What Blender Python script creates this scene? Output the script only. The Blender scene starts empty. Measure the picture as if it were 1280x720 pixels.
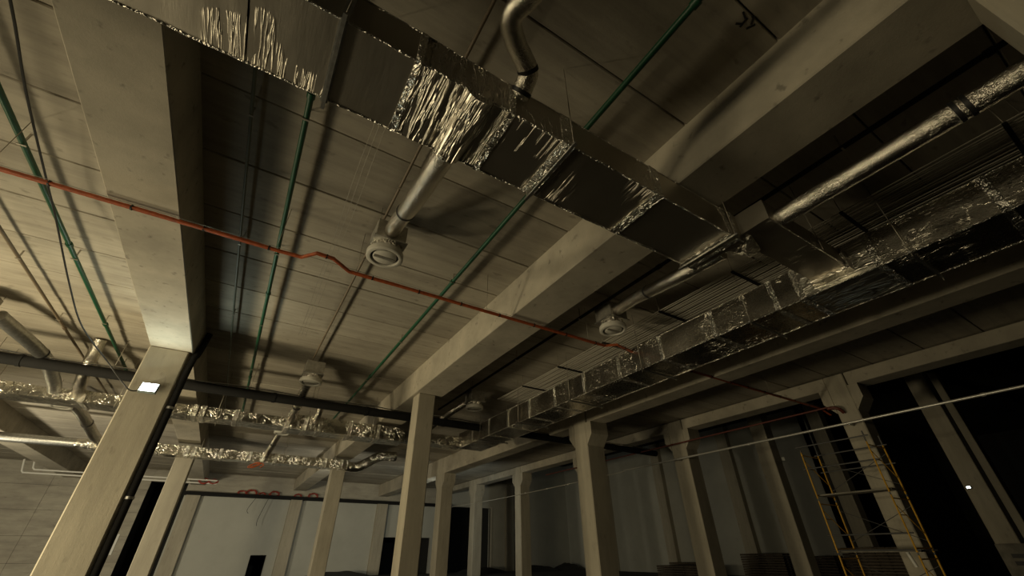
import bpy, bmesh, math, random
from mathutils import Vector, Matrix, noise

random.seed(7)
C = bpy.context.scene.collection
sc = bpy.context.scene
FLOOR = -1.6                      # the camera is the origin; the floor lies 1.6 m below it

# ------------------------------------------------------------------ camera, world, main lights, exposure
cam = bpy.data.cameras.new('camera'); cam.sensor_width = 36.0
cam.lens = 509.63 * 36.0 / 1280.0; cam.clip_start = 0.05; cam.clip_end = 400
camo = bpy.data.objects.new('camera', cam); C.objects.link(camo); sc.camera = camo
_r, _u, _f = ((0.85123625, -0.52474209, -0.00652633), (-0.28169103, -0.46738108, 0.83797678), (0.44277197, 0.71147781, 0.54566685))
camo.matrix_world = Matrix(((_r[0], _u[0], -_f[0], 0), (_r[1], _u[1], -_f[1], 0), (_r[2], _u[2], -_f[2], 0), (0, 0, 0, 1)))

w = bpy.data.worlds.new('world'); sc.world = w; w.use_nodes = True
w.node_tree.nodes['Background'].inputs[0].default_value = (0.02, 0.022, 0.025, 1)
w.node_tree.nodes['Background'].inputs[1].default_value = 0.2

sc.view_settings.view_transform = 'Standard'; sc.view_settings.look = 'None'
sc.view_settings.exposure = 0.0; sc.view_settings.gamma = 1.0
try: sc.view_settings.use_curve_mapping = False
except Exception: pass

def area_light(name, loc, target, energy, color, sx, sy, spread=math.pi):
    l = bpy.data.lights.new(name, 'AREA'); l.shape = 'RECTANGLE'; l.size = sx; l.size_y = sy
    l.energy = energy; l.color = color; l.spread = spread
    o = bpy.data.objects.new(name, l); C.objects.link(o); o.location = loc
    o.rotation_euler = (Vector(target) - Vector(loc)).to_track_quat('-Z', 'Y').to_euler()
    return o

WARM = (1.0, 0.84, 0.52)
COOL = (0.86, 1.0, 0.86)
# the warm work lamps standing low on the floor to the left of the picture
area_light('work_light', (-9.9, 13.2, -1.0), (-1.9, 18.6, 0.1), 1080, WARM, 2.0, 1.6)
area_light('work_light', (-10.6, 8.6, -1.0), (-2.6, 12.6, 0.2), 400, WARM, 3.2, 1.6)
area_light('work_light', (-13.8, 1.0, 2.2), (-3.8, 1.4, 2.7), 420, WARM, 2.2, 0.9)
area_light('work_light', (-13.4, 25.5, -0.6), (-3.0, 46.0, 1.0), 1150, (1.0, 0.89, 0.64), 1.6, 0.9)

# ------------------------------------------------------------------ helpers
def link(name, me, mat=None, parent=None):
    o = bpy.data.objects.new(name, me); C.objects.link(o)
    if mat is not None and len(me.materials) == 0: me.materials.append(mat)
    if parent is not None: o.parent = parent
    return o

def tag(o, label=None, cat=None, group=None, kind=None):
    if label: o['label'] = label
    if cat: o['category'] = cat
    if group: o['group'] = group
    if kind: o['kind'] = kind
    return o

def thing(name, label, cat, loc=(0, 0, 0), group=None):
    o = bpy.data.objects.new(name, None); C.objects.link(o); o.location = loc
    o.empty_display_size = 0.2
    return tag(o, label, cat, group)

def struct(o): o['kind'] = 'structure'; return o

class MB:
    def __init__(s, smooth=False): s.bm = bmesh.new(); s.smooth = smooth
    def box(s, x0, x1, y0, y1, z0, z1, bevel=0.0):
        b = bmesh.new()
        bmesh.ops.create_cube(b, size=1.0, matrix=Matrix.Translation(((x0+x1)/2, (y0+y1)/2, (z0+z1)/2)) @ Matrix.Diagonal((abs(x1-x0), abs(y1-y0), abs(z1-z0), 1)))
        if bevel: bmesh.ops.bevel(b, geom=b.edges[:], offset=bevel, segments=1, affect='EDGES', clamp_overlap=True)
        s._merge(b); return s
    def _merge(s, b):
        m = bpy.data.meshes.new('t'); b.to_mesh(m); b.free(); s.bm.from_mesh(m); bpy.data.meshes.remove(m)
    def tube(s, pts, r, n=10, caps=True, rfun=None):
        pts = [Vector(p) for p in pts]; rings = []; bm = s.bm
        up = None
        for i, p in enumerate(pts):
            t = ((pts[i+1] - p) if i + 1 < len(pts) else Vector((0,0,0))).normalized() + ((p - pts[i-1]) if i else Vector((0,0,0))).normalized()
            if t.length < 1e-6: t = Vector((0, 0, 1))
            t.normalize()
            if up is None:
                up = Vector((0, 0, 1)) if abs(t.z) < 0.9 else Vector((1, 0, 0))
            sx = t.cross(up)
            if sx.length < 1e-4: sx = t.cross(Vector((0, 1, 0)))
            sx.normalize(); up2 = sx.cross(t).normalized(); up = up2
            rr = rfun(i) if rfun else r
            rings.append([bm.verts.new(p + (sx*math.cos(a) + up2*math.sin(a))*rr) for a in [2*math.pi*k/n for k in range(n)]])
        for a, b in zip(rings, rings[1:]):
            for k in range(n):
                f = bm.faces.new((a[k], a[(k+1) % n], b[(k+1) % n], b[k])); f.smooth = True
        if caps:
            bm.faces.new(list(reversed(rings[0]))); bm.faces.new(rings[-1])
        return s
    def lathe(s, prof, n=28, c=(0, 0, 0)):
        bm = s.bm; rings = []
        for (r, z) in prof:
            if r < 1e-5: rings.append([bm.verts.new((c[0], c[1], c[2]+z))])
            else: rings.append([bm.verts.new((c[0]+r*math.cos(2*math.pi*k/n), c[1]+r*math.sin(2*math.pi*k/n), c[2]+z)) for k in range(n)])
        for a, b in zip(rings, rings[1:]):
            for k in range(n):
                k2 = (k+1) % n
                vs = [a[k % len(a)], a[k2 % len(a)], b[k2 % len(b)], b[k % len(b)]]
                vs = list(dict.fromkeys(vs))
                if len(vs) > 2:
                    f = bm.faces.new(vs); f.smooth = True
        return s
    def prism(s, poly, axis, a0, a1):
        """poly: list of 2-D points; axis 'x': (y,z), 'y': (x,z), 'z': (x,y) extruded a0..a1"""
        bm = s.bm
        def P(p, a): return {'x': (a, p[0], p[1]), 'y': (p[0], a, p[1]), 'z': (p[0], p[1], a)}[axis]
        A = [bm.verts.new(P(p, a0)) for p in poly]; B = [bm.verts.new(P(p, a1)) for p in poly]
        bm.faces.new(A); bm.faces.new(list(reversed(B)))
        for i in range(len(poly)):
            j = (i+1) % len(poly); bm.faces.new((A[j], A[i], B[i], B[j]))
        return s
    def grid_box(s, x0, x1, y0, y1, z0, z1, res, amp, freq=(3, 3, 3), seed=0.0, ends=True):
        b = bmesh.new(); 
        nx, ny, nz = [max(1, int(round(abs(d)/res))) for d in (x1-x0, y1-y0, z1-z0)]
        vd = {}
        def V(i, j, k):
            if (i, j, k) not in vd:
                vd[(i, j, k)] = b.verts.new((x0+(x1-x0)*i/nx, y0+(y1-y0)*j/ny, z0+(z1-z0)*k/nz))
            return vd[(i, j, k)]
        for i in range(nx):
            for j in range(ny):
                b.faces.new((V(i,j,0), V(i,j+1,0), V(i+1,j+1,0), V(i+1,j,0))); b.faces.new((V(i,j,nz), V(i+1,j,nz), V(i+1,j+1,nz), V(i,j+1,nz)))
        for i in range(nx):
            for k in range(nz):
                b.faces.new((V(i,0,k), V(i+1,0,k), V(i+1,0,k+1), V(i,0,k+1))); b.faces.new((V(i,ny,k), V(i,ny,k+1), V(i+1,ny,k+1), V(i+1,ny,k)))
        for j in range(ny):
            for k in range(nz):
                b.faces.new((V(0,j,k), V(0,j,k+1), V(0,j+1,k+1), V(0,j+1,k))); b.faces.new((V(nx,j,k), V(nx,j+1,k), V(nx,j+1,k+1), V(nx,j,k+1)))
        for v in b.verts:
            q = Vector((v.co.x*freq[0]+seed, v.co.y*freq[1]+seed*1.7, v.co.z*freq[2]))
            n1 = noise.noise_vector(q)*0.7 + noise.noise_vector(q*2.7)*0.35
            v.co += n1*amp
        for f in b.faces: f.smooth = True
        s._merge(b)
        # sharp corners
        return s
    def build(s, name, mat, parent=None, fix=True):
        if fix: bmesh.ops.recalc_face_normals(s.bm, faces=s.bm.faces)
        me = bpy.data.meshes.new(name); s.bm.to_mesh(me); s.bm.free(); me.materials.append(mat)
        if s.smooth:
            try: me.set_sharp_from_angle(angle=math.radians(42))
            except Exception: pass
        return link(name, me, None, parent)

def smoothpath(pts, sub=6):
    pts = [Vector(p) for p in pts]; out = []
    for i in range(len(pts)-1):
        p0 = pts[max(0, i-1)]; p1 = pts[i]; p2 = pts[i+1]; p3 = pts[min(len(pts)-1, i+2)]
        for k in range(sub):
            t = k/sub
            out.append(0.5*((2*p1) + (-p0+p2)*t + (2*p0-5*p1+4*p2-p3)*t*t + (-p0+3*p1-3*p2+p3)*t**3))
    out.append(pts[-1]); return out

# ------------------------------------------------------------------ materials
def newmat(name):
    m = bpy.data.materials.new(name); m.use_nodes = True
    nt = m.node_tree; b = nt.nodes['Principled BSDF']
    return m, nt, b
def N(nt, t, **kw):
    n = nt.nodes.new(t)
    for k, v in kw.items():
        if k in n.inputs: n.inputs[k].default_value = v
        else: setattr(n, k, v)
    return n
def L(nt, a, b): nt.links.new(a, b)

def simple(name, col, rough=0.6, metal=0.0, var=0.0, scale=8.0):
    m, nt, b = newmat(name)
    b.inputs['Base Color'].default_value = (*col, 1); b.inputs['Roughness'].default_value = rough; b.inputs['Metallic'].default_value = metal
    if var:
        g = N(nt, 'ShaderNodeNewGeometry'); n = N(nt, 'ShaderNodeTexNoise', Scale=scale, Detail=4.0)
        L(nt, g.outputs['Position'], n.inputs['Vector'])
        r = N(nt, 'ShaderNodeMapRange'); r.inputs['From Min'].default_value = 0.3; r.inputs['From Max'].default_value = 0.7
        r.inputs['To Min'].default_value = 1-var; r.inputs['To Max'].default_value = 1+var
        L(nt, n.outputs['Fac'], r.inputs['Value'])
        mx = N(nt, 'ShaderNodeVectorMath', operation='SCALE'); mx.inputs[0].default_value = col
        L(nt, r.outputs['Result'], mx.inputs['Scale']); L(nt, mx.outputs['Vector'], b.inputs['Base Color'])
    return m

def concrete(name, col, dark, stretch=(1, 1, 1), streak=0.0, streak_scale=(0.4, 10, 1), pits=0.25, bump=0.25, per_object=0.0):
    m, nt, b = newmat(name)
    g = N(nt, 'ShaderNodeNewGeometry')
    mp = N(nt, 'ShaderNodeVectorMath', operation='MULTIPLY'); mp.inputs[1].default_value = stretch
    L(nt, g.outputs['Position'], mp.inputs[0])
    n1 = N(nt, 'ShaderNodeTexNoise', Scale=0.9, Detail=8.0, Roughness=0.62); L(nt, mp.outputs[0], n1.inputs['Vector'])
    cr = N(nt, 'ShaderNodeValToRGB'); cr.color_ramp.elements[0].position = 0.32; cr.color_ramp.elements[1].position = 0.66
    cr.color_ramp.elements[0].color = (*dark, 1); cr.color_ramp.elements[1].color = (*col, 1)
    L(nt, n1.outputs['Fac'], cr.inputs['Fac'])
    out = cr.outputs['Color']
    # dark spots and stains with a shape of their own
    n2 = N(nt, 'ShaderNodeTexNoise', Scale=5.0, Detail=3.0, Roughness=0.5); L(nt, mp.outputs[0], n2.inputs['Vector'])
    c2 = N(nt, 'ShaderNodeValToRGB'); c2.color_ramp.elements[0].position = 0.27; c2.color_ramp.elements[1].position = 0.37
    c2.color_ramp.elements[0].color = (1-pits, 1-pits, 1-pits, 1); c2.color_ramp.elements[1].color = (1, 1, 1, 1)
    L(nt, n2.outputs['Fac'], c2.inputs['Fac'])
    m1 = N(nt, 'ShaderNodeMix', data_type='RGBA', blend_type='MULTIPLY'); m1.inputs[0].default_value = 1
    L(nt, out, m1.inputs[6]); L(nt, c2.outputs['Color'], m1.inputs[7]); out = m1.outputs[2]
    n4 = None
    if streak:
        ms = N(nt, 'ShaderNodeVectorMath', operation='MULTIPLY'); ms.inputs[1].default_value = streak_scale
        L(nt, g.outputs['Position'], ms.inputs[0])
        n4 = N(nt, 'ShaderNodeTexNoise', Scale=1.0, Detail=5.0, Roughness=0.65); L(nt, ms.outputs[0], n4.inputs['Vector'])
        c4 = N(nt, 'ShaderNodeValToRGB'); c4.color_ramp.elements[0].position = 0.36; c4.color_ramp.elements[1].position = 0.58
        c4.color_ramp.elements[0].color = (1-streak, 1-streak, 1-streak*0.95, 1); c4.color_ramp.elements[1].color = (1, 1, 1, 1)
        L(nt, n4.outputs['Fac'], c4.inputs['Fac'])
        m2 = N(nt, 'ShaderNodeMix', data_type='RGBA', blend_type='MULTIPLY'); m2.inputs[0].default_value = 1
        L(nt, out, m2.inputs[6]); L(nt, c4.outputs['Color'], m2.inputs[7]); out = m2.outputs[2]
    if per_object:
        oi = N(nt, 'ShaderNodeObjectInfo')
        r = N(nt, 'ShaderNodeMapRange'); r.inputs['To Min'].default_value = 1-per_object; r.inputs['To Max'].default_value = 1+per_object*0.5
        L(nt, oi.outputs['Random'], r.inputs['Value'])
        mx = N(nt, 'ShaderNodeVectorMath', operation='SCALE'); L(nt, out, mx.inputs[0]); L(nt, r.outputs['Result'], mx.inputs['Scale']); out = mx.outputs['Vector']
    L(nt, out, b.inputs['Base Color'])
    b.inputs['Roughness'].default_value = 0.82
    n3 = N(nt, 'ShaderNodeTexNoise', Scale=30.0, Detail=4.0, Roughness=0.7); L(nt, mp.outputs[0], n3.inputs['Vector'])
    bp = N(nt, 'ShaderNodeBump'); bp.inputs['Strength'].default_value = bump; bp.inputs['Distance'].default_value = 0.01
    L(nt, n3.outputs['Fac'], bp.inputs['Height'])
    if n4 is not None:
        bp2 = N(nt, 'ShaderNodeBump'); bp2.inputs['Strength'].default_value = 0.25; bp2.inputs['Distance'].default_value = 0.02
        L(nt, n4.outputs['Fac'], bp2.inputs['Height']); L(nt, bp.outputs['Normal'], bp2.inputs['Normal']); L(nt, bp2.outputs['Normal'], b.inputs['Normal'])
    else: L(nt, bp.outputs['Normal'], b.inputs['Normal'])
    return m

def foil(name, col=(0.60, 0.56, 0.48), rough=0.36, stretch=(1, 1, 1), scale=5.0, crease=0.6, width=0.05, soft=0.25, grain=0.1, patch=(0.45, 0.6), dist=0.5):
    """aluminium foil: soft metal with a few sharp stretched creases in patches"""
    m, nt, b = newmat(name)
    b.inputs['Metallic'].default_value = 1.0
    g = N(nt, 'ShaderNodeNewGeometry')
    mp = N(nt, 'ShaderNodeVectorMath', operation='MULTIPLY'); mp.inputs[1].default_value = stretch
    L(nt, g.outputs['Position'], mp.inputs[0])
    def math_(op, x, y=None, z=None):
        n = N(nt, 'ShaderNodeMath', operation=op)
        for i, v in enumerate((x, y, z)):
            if v is None: continue
            if isinstance(v, (int, float)): n.inputs[i].default_value = v
            else: L(nt, v, n.inputs[i])
        return n.outputs[0]
    n1 = N(nt, 'ShaderNodeTexNoise', Scale=scale, Detail=3.0, Roughness=0.6, Distortion=dist); L(nt, mp.outputs[0], n1.inputs['Vector'])
    d = math_('ABSOLUTE', math_('SUBTRACT', n1.outputs['Fac'], 0.5))
    ridge = math_('MAXIMUM', math_('SUBTRACT', 1.0, math_('DIVIDE', d, width)), 0.0)
    n3 = N(nt, 'ShaderNodeTexNoise', Scale=1.1, Detail=2.0); L(nt, g.outputs['Position'], n3.inputs['Vector'])
    mk = N(nt, 'ShaderNodeMapRange'); mk.inputs['From Min'].default_value = patch[0]; mk.inputs['From Max'].default_value = patch[1]
    L(nt, n3.outputs['Fac'], mk.inputs['Value'])
    n2 = N(nt, 'ShaderNodeTexNoise', Scale=scale*9, Detail=4.0, Roughness=0.7); L(nt, mp.outputs[0], n2.inputs['Vector'])
    n4 = N(nt, 'ShaderNodeTexNoise', Scale=scale*0.8, Detail=1.0); L(nt, g.outputs['Position'], n4.inputs['Vector'])
    h = math_('MULTIPLY', math_('MULTIPLY', ridge, mk.outputs['Result']), crease)
    h = math_('MULTIPLY_ADD', n4.outputs['Fac'], soft, h)
    h = math_('MULTIPLY_ADD', n2.outputs['Fac'], grain, h)
    bp = N(nt, 'ShaderNodeBump'); bp.inputs['Strength'].default_value = 1.0; bp.inputs['Distance'].default_value = 0.03
    L(nt, h, bp.inputs['Height']); L(nt, bp.outputs['Normal'], b.inputs['Normal'])
    cr = N(nt, 'ShaderNodeMapRange'); cr.inputs['To Min'].default_value = 0.85; cr.inputs['To Max'].default_value = 1.1
    L(nt, n3.outputs['Fac'], cr.inputs['Value'])
    mx = N(nt, 'ShaderNodeVectorMath', operation='SCALE'); mx.inputs[0].default_value = col; L(nt, cr.outputs['Result'], mx.inputs['Scale'])
    L(nt, mx.outputs['Vector'], b.inputs['Base Color'])
    rr = N(nt, 'ShaderNodeMapRange'); rr.inputs['To Min'].default_value = rough*0.75; rr.inputs['To Max'].default_value = rough*1.3
    L(nt, n2.outputs['Fac'], rr.inputs['Value']); L(nt, rr.outputs['Result'], b.inputs['Roughness'])
    return m

def emitter(name, col, strength):
    m, nt, b = newmat(name); b.inputs['Base Color'].default_value = (0.8, 0.8, 0.8, 1)
    b.inputs['Emission Color'].default_value = (*col, 1); b.inputs['Emission Strength'].default_value = strength
    return m

M_slab = concrete('slab_concrete', (0.47, 0.43, 0.35), (0.34, 0.305, 0.245), stretch=(0.6, 1.2, 1), streak=0.17, streak_scale=(0.3, 6, 3), pits=0.3, per_object=0.16)
M_beam = concrete('beam_concrete', (0.50, 0.455, 0.365), (0.33, 0.30, 0.24), pits=0.42)
M_col = concrete('column_concrete', (0.48, 0.44, 0.35), (0.39, 0.355, 0.28), stretch=(1.5, 1.5, 0.5), streak=0.12, streak_scale=(5, 5, 0.5), pits=0.2)
M_wall = concrete('plastered_wall', (0.50, 0.50, 0.45), (0.44, 0.44, 0.395), stretch=(0.5, 0.5, 0.5), pits=0.06, bump=0.08)
M_panelwall = concrete('precast_wall', (0.47, 0.44, 0.36), (0.37, 0.34, 0.28), stretch=(0.6, 1, 1), streak=0.2, streak_scale=(0.6, 1, 3), pits=0.2)
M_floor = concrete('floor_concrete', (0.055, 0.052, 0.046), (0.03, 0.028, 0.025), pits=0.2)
M_rough = concrete('dark_block_wall', (0.14, 0.13, 0.11), (0.09, 0.085, 0.07), pits=0.2)
M_dark = simple('unlit_void_black', (0.02, 0.021, 0.02), 0.9)  # near-black colour stands in for the unlit hall and rooms
M_joint = simple('dark_joint_backing', (0.05, 0.045, 0.04), 0.95)  # dark backing seen through the gaps of slabs and wall panels
M_foil = foil('duct_foil_cross', rough=0.42, stretch=(3.6, 0.22, 0.8), scale=2.6, crease=0.55, width=0.035, soft=0.08, grain=0.03, dist=0.15, patch=(0.54, 0.66))
M_foil4 = foil('duct_foil_bright', col=(0.80, 0.78, 0.70), rough=0.22, stretch=(1.3, 0.9, 0.8), scale=3.6, crease=0.9, width=0.07, soft=0.35, grain=0.05, patch=(0.3, 0.55))
M_foil5 = foil('duct_foil_folded', col=(0.70, 0.66, 0.58), rough=0.33, stretch=(2.6, 0.25, 0.8), scale=3.0, crease=1.0, width=0.08, soft=0.3, grain=0.05, dist=0.2, patch=(0.0, 0.2))
M_foil2 = foil('duct_foil_long', rough=0.27, stretch=(1.0, 0.4, 3.2), scale=5.0, crease=0.9, width=0.035, soft=0.10, grain=0.04, patch=(0.5, 0.64))
M_foil3 = foil('duct_foil_crumpled', col=(0.72, 0.68, 0.60), rough=0.32, stretch=(1.6, 0.8, 1), scale=5.0, crease=1.0, width=0.09, soft=0.5, grain=0.12, patch=(0.2, 0.5))
M_foil5b = foil('duct_foil_bright_folds', col=(0.82, 0.79, 0.70), rough=0.30, stretch=(1, 0.3, 3.0), scale=3.0, crease=1.0, width=0.09, soft=0.3, grain=0.06, patch=(0.0, 0.2))
M_round = foil('round_duct_foil', col=(0.74, 0.70, 0.62), rough=0.25, scale=16.0, crease=0.16, width=0.09, soft=0.16, grain=0.10, patch=(0.3, 0.6))
M_tape = foil('foil_tape', col=(0.82, 0.79, 0.72), scale=7, rough=0.28, crease=1.0, width=0.12, soft=0.6, grain=0.2, patch=(0.1, 0.4))
M_galv = simple('galvanised_steel', (0.5, 0.5, 0.48), 0.42, 1.0, 0.2, 14)
M_green = simple('green_plastic_pipe', (0.010, 0.075, 0.034), 0.45, 0.0, 0.12)
M_dkgreen = simple('grey_green_conduit', (0.16, 0.175, 0.13), 0.5, 0.0, 0.1)
M_brown = simple('brown_conduit', (0.17, 0.13, 0.085), 0.5)
M_black = simple('black_insulation', (0.006, 0.006, 0.006), 0.9, 0.0, 0.2, 5)
M_blackm = simple('black_rubber', (0.012, 0.012, 0.012), 0.55)
M_orange = simple('orange_corrugated_conduit', (0.42, 0.095, 0.028), 0.5, 0.0, 0.25, 12)
M_redcoil = simple('red_corrugated_conduit', (0.30, 0.045, 0.03), 0.5, 0.0, 0.25, 12)
M_redpipe = simple('red_sprinkler_pipe', (0.13, 0.035, 0.025), 0.5)
M_white = simple('white_enamel', (0.62, 0.60, 0.53), 0.45, 0.0, 0.05)
M_whitepipe = simple('white_plastic_pipe', (0.72, 0.71, 0.66), 0.4)
M_cond = simple('zinc_conduit', (0.70, 0.69, 0.64), 0.35, 0.55, 0.1, 20)
M_plenum = simple('dull_sheet_metal', (0.42, 0.40, 0.35), 0.5, 0.7, 0.2, 9)
M_yellow = simple('yellow_scaffold_paint', (0.62, 0.34, 0.02), 0.45, 0.0, 0.15, 8)
M_steel = simple('scaffold_steel', (0.16, 0.16, 0.16), 0.5, 0.6)
M_wire = simple('hanger_steel', (0.38, 0.35, 0.29), 0.5, 0.6)
M_cable = simple('grey_cable_sheath', (0.55, 0.52, 0.44), 0.4, 0.0)
M_plank = simple('grey_plank', (0.22, 0.205, 0.17), 0.8, 0.0, 0.25, 5)
M_pallet = simple('weathered_timber', (0.10, 0.08, 0.06), 0.85, 0.0, 0.3, 6)
M_tarp = simple('dark_tarpaulin', (0.03, 0.031, 0.03), 0.7, 0.0, 0.2, 4)
M_lamp = emitter('lamp_glass_lit', (0.92, 1.0, 0.95), 14.0)
M_lampoff = simple('lamp_glass_unlit', (0.7, 0.7, 0.66), 0.3)
M_housing = simple('lamp_housing_grey', (0.16, 0.19, 0.18), 0.5)
M_sheet = simple('white_sheet', (0.8, 0.8, 0.76), 0.6)

# ------------------------------------------------------------------ the setting
ZC, ZB = 5.97, 5.0                # ceiling underside, beam underside
YB, XR, XL, YF = 46.0, 36.5, -26.0, -17.0
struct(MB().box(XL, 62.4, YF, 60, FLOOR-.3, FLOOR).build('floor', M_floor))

ceil = struct(MB().box(XL, 19.7, YF, YB+.5, ZC+.16, ZC+.4).build('ceiling', M_joint))
pitch_s, y0s = 1.572, 2.055
bays = [(-18.4, -11.0), (-10.15, -3.05), (-2.25, 4.82), (5.67, 12.7), (13.35, 19.65)]
slab_n = 0
for (xa, xb) in bays:
    b = MB(); p = [(0, 0.0), (pitch_s-.022, 0.0)]
    wd = pitch_s - .022
    b.prism([(0.012, 0), (wd-.012, 0), (wd, .02), (wd, .17), (0, .17), (0, .02)], 'x', xa, xb)
    me = None
    for k in range(-4, 28):
        y = y0s + k*pitch_s
        if y > YB - .3: break
        if xa < -11 and k < 4: continue
        if me is None:
            o = b.build('slab', M_slab, ceil); me = o.data
        else:
            o = link('slab', me, None, ceil)
        o.location = (0, y+.011, ZC + random.choice((0, 0, .006, .012, -.004)))
# high roof of the dark hall on the right
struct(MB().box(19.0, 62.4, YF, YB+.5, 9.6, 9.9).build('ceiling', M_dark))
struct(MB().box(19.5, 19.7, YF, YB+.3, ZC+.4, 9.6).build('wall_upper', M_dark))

# back wall with its openings (X ranges): door_left dark gap, low doors, wide opening
wb = struct(bpy.data.objects.new('wall_back', None)); C.objects.link(wb)
def wbox(name, mat, x0, x1, z0, z1, y0=YB, y1=YB+.4, parent=wb): return MB().box(x0, x1, y0, y1, z0, z1).build(name, mat, parent)
ztrim = 4.30
# left precast part
pz = [FLOOR, -.35, 1.25, 2.85, 4.45, 6.2]
for i in range(5):
    for (x0, x1) in ((XL, -17), (-17, -11.6), (-11.6, -5.8)):
        wbox('wall_panel', M_panelwall, x0+.008, x1-.008, pz[i]+.008, pz[i+1]-.008, YB + random.uniform(0, .01))
wbox('panel_backing', M_joint, XL, -5.8, FLOOR, 6.2, YB+.05, YB+.38)
wbox('lintel', M_panelwall, -5.8, -3.3, 5.1, 6.2)
wbox('plaster_panel', M_wall, -3.3, 2.77, FLOOR, ztrim)
wbox('plaster_panel', M_wall, 2.77, 3.97, 0.02, ztrim)
wbox('plaster_panel', M_wall, 3.97, 13.4, FLOOR, ztrim)
wbox('plaster_panel', M_wall, 13.4, 18.6, 1.40, ztrim)
wbox('plaster_panel', M_wall, 18.6, 20.45, FLOOR, ztrim)
wbox('plaster_panel', M_wall, 25.5, XR+.6, FLOOR, 9.6)
wbox('plaster_panel', M_wall, 20.45, 25.5, 4.32, 9.6)
wbox('concrete_band', M_panelwall, -3.3, 20.45, ztrim+.1, 6.2, YB-.02)
for x, wdt in ((-2.65, 1.0), (5.2, 0.95), (13.1, 1.0), (19.7, .9), (27.9, 1.0)):
    MB().box(x-wdt/2, x+wdt/2, YB-.45, YB, FLOOR, ztrim if x < 20 else 9.0, .02).build('pilaster', M_col, wb)
struct(MB().box(-3.4, 20.4, YB-.5, YB-.02, ztrim-.1, ztrim+.16).build('trim_1', M_black))
struct(MB().box(25.5, 25.75, YB-.06, YB+.2, FLOOR, 4.4).build('trim_2', M_white))
# dark rooms behind the openings
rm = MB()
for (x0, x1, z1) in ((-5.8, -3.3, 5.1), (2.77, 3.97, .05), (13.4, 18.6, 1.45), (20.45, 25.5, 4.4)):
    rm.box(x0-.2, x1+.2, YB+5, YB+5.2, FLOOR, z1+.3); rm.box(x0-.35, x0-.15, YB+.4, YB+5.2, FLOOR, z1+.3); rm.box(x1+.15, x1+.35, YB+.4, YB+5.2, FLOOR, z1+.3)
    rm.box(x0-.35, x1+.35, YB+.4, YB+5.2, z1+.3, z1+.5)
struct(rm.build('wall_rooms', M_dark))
wr = struct(MB().box(XR, XR+.4, 15.5, YB, FLOOR, 9.6).build('wall_right', M_wall))
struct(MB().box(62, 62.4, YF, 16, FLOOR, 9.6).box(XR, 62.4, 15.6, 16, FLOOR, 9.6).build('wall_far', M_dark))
for y in (22.6, 30.4, 38.3):
    MB().box(XR-.5, XR, y-.5, y+.5, FLOOR, 9.5, .02).build('pilaster', M_col, wr)
struct(MB().box(XL-.4, XL, YF, YB, FLOOR, 6.3).build('wall_left', M_rough))
struct(MB().box(XL, 62.4, YF-.4, YF, FLOOR, 9.6).build('wall_front', M_rough))

# ------------------------------------------------------------------ beams
def beam(x0, x1, y0, y1, z0, z1, label, group=None):
    t = MB().box(x0, x1, y0, y1, z0, z1, .018).build('beam', M_beam)
    return tag(t, label, 'beam', group)
for (x0, x1, nm) in ((-11.08, -10.03, 'dark far left beam'), (-3.15, -2.14, 'broad left beam'), (4.72, 5.77, 'long centre beam')):
    for (a, b, wh) in ((-16.9, -1.3, 'behind the viewer'), (-1.28, 14.62, 'nearest span'), (14.64, 30.4, 'middle span beyond the first column'), (30.42, 45.98, 'farthest span up to the back wall')):
        if nm.startswith('dark') and a < 14: continue
        if a < -10: continue
        beam(x0, x1, a, b, ZB, ZC+.14, 'concrete roof beam, %s of the %s' % (wh, nm))
for (a, b, wh) in ((-1.2, 14.05, 'nearest span'), (15.0, 30.0, 'middle span past the corbelled column'), (30.9, 45.98, 'farthest span up to the back wall')):
    beam(12.62, 13.48, a, b, 4.9, ZC+.14, 'concrete roof beam on corbels right of the long foil duct, ' + wh)
for (a, b, wh) in ((-1.2, 6.2, 'nearest the viewer'), (6.95, 14.05, 'between the scaffold column and the next'), (15.0, 22.0, 'second bay behind the scaffold column'), (22.9, 29.9, 'third bay'), (30.8, 37.8, 'fourth bay'), (38.7, 45.98, 'last bay at the back wall')):
    beam(19.27, 20.12, a, b, 5.43, ZC-.05, 'shallow concrete beam of the right hand row, ' + wh)

# ------------------------------------------------------------------ columns
def column(x0, x1, y0, y1, z1, label, corbel=None, group=None):
    t = thing('column', label, 'column', ((x0+x1)/2, (y0+y1)/2, FLOOR), group)
    ox, oy = (x0+x1)/2, (y0+y1)/2
    MB().box(x0-ox, x1-ox, y0-oy, y1-oy, 0, z1-FLOOR, .03).build('shaft', M_col, t)
    if corbel:
        zc = corbel - FLOOR; e = .34
        for s in (-1, 1):
            yb = (y1-oy) if s > 0 else (y0-oy)
            MB().prism([(yb, zc-.95), (yb+s*e, zc-.52), (yb+s*e, zc), (yb, zc)], 'x', x0-ox+.0, x1-ox-.0).build('corbel', M_col, t)
    return t
column(-3.15, -2.22, 14.30, 15.20, ZB, 'broad leaning-looking concrete column at left carrying the lit floodlight')
column(4.83, 5.48, 14.30, 14.92, ZB, 'slim pale concrete column under the long centre beam, foremost in the middle')
column(5.05, 5.70, -1.50, -.90, ZB, 'concrete column cut off by the top right corner of the photo')
column(-3.20, -2.36, 30.0, 30.8, ZB, 'concrete column standing right behind the floodlit left column')
column(4.95, 5.78, 29.6, 30.3, ZB, 'thin pale concrete column below the far end of the lower foil duct')
column(12.58, 13.55, 14.10, 14.95, ZC+.1, 'corbelled concrete column in the middle right, nearest of its row', 4.9)
column(12.62, 13.50, 30.0, 30.9, ZC+.1, 'corbelled concrete column just right of the slim pale centre column', 4.9)
column(19.27, 20.15, 6.25, 6.95, 5.93, 'dim concrete column behind the yellow scaffold tower', 5.43)
column(19.27, 20.15, 14.10, 15.0, 5.93, 'corbelled concrete column at the right end of the black pipe', 5.43)
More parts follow.
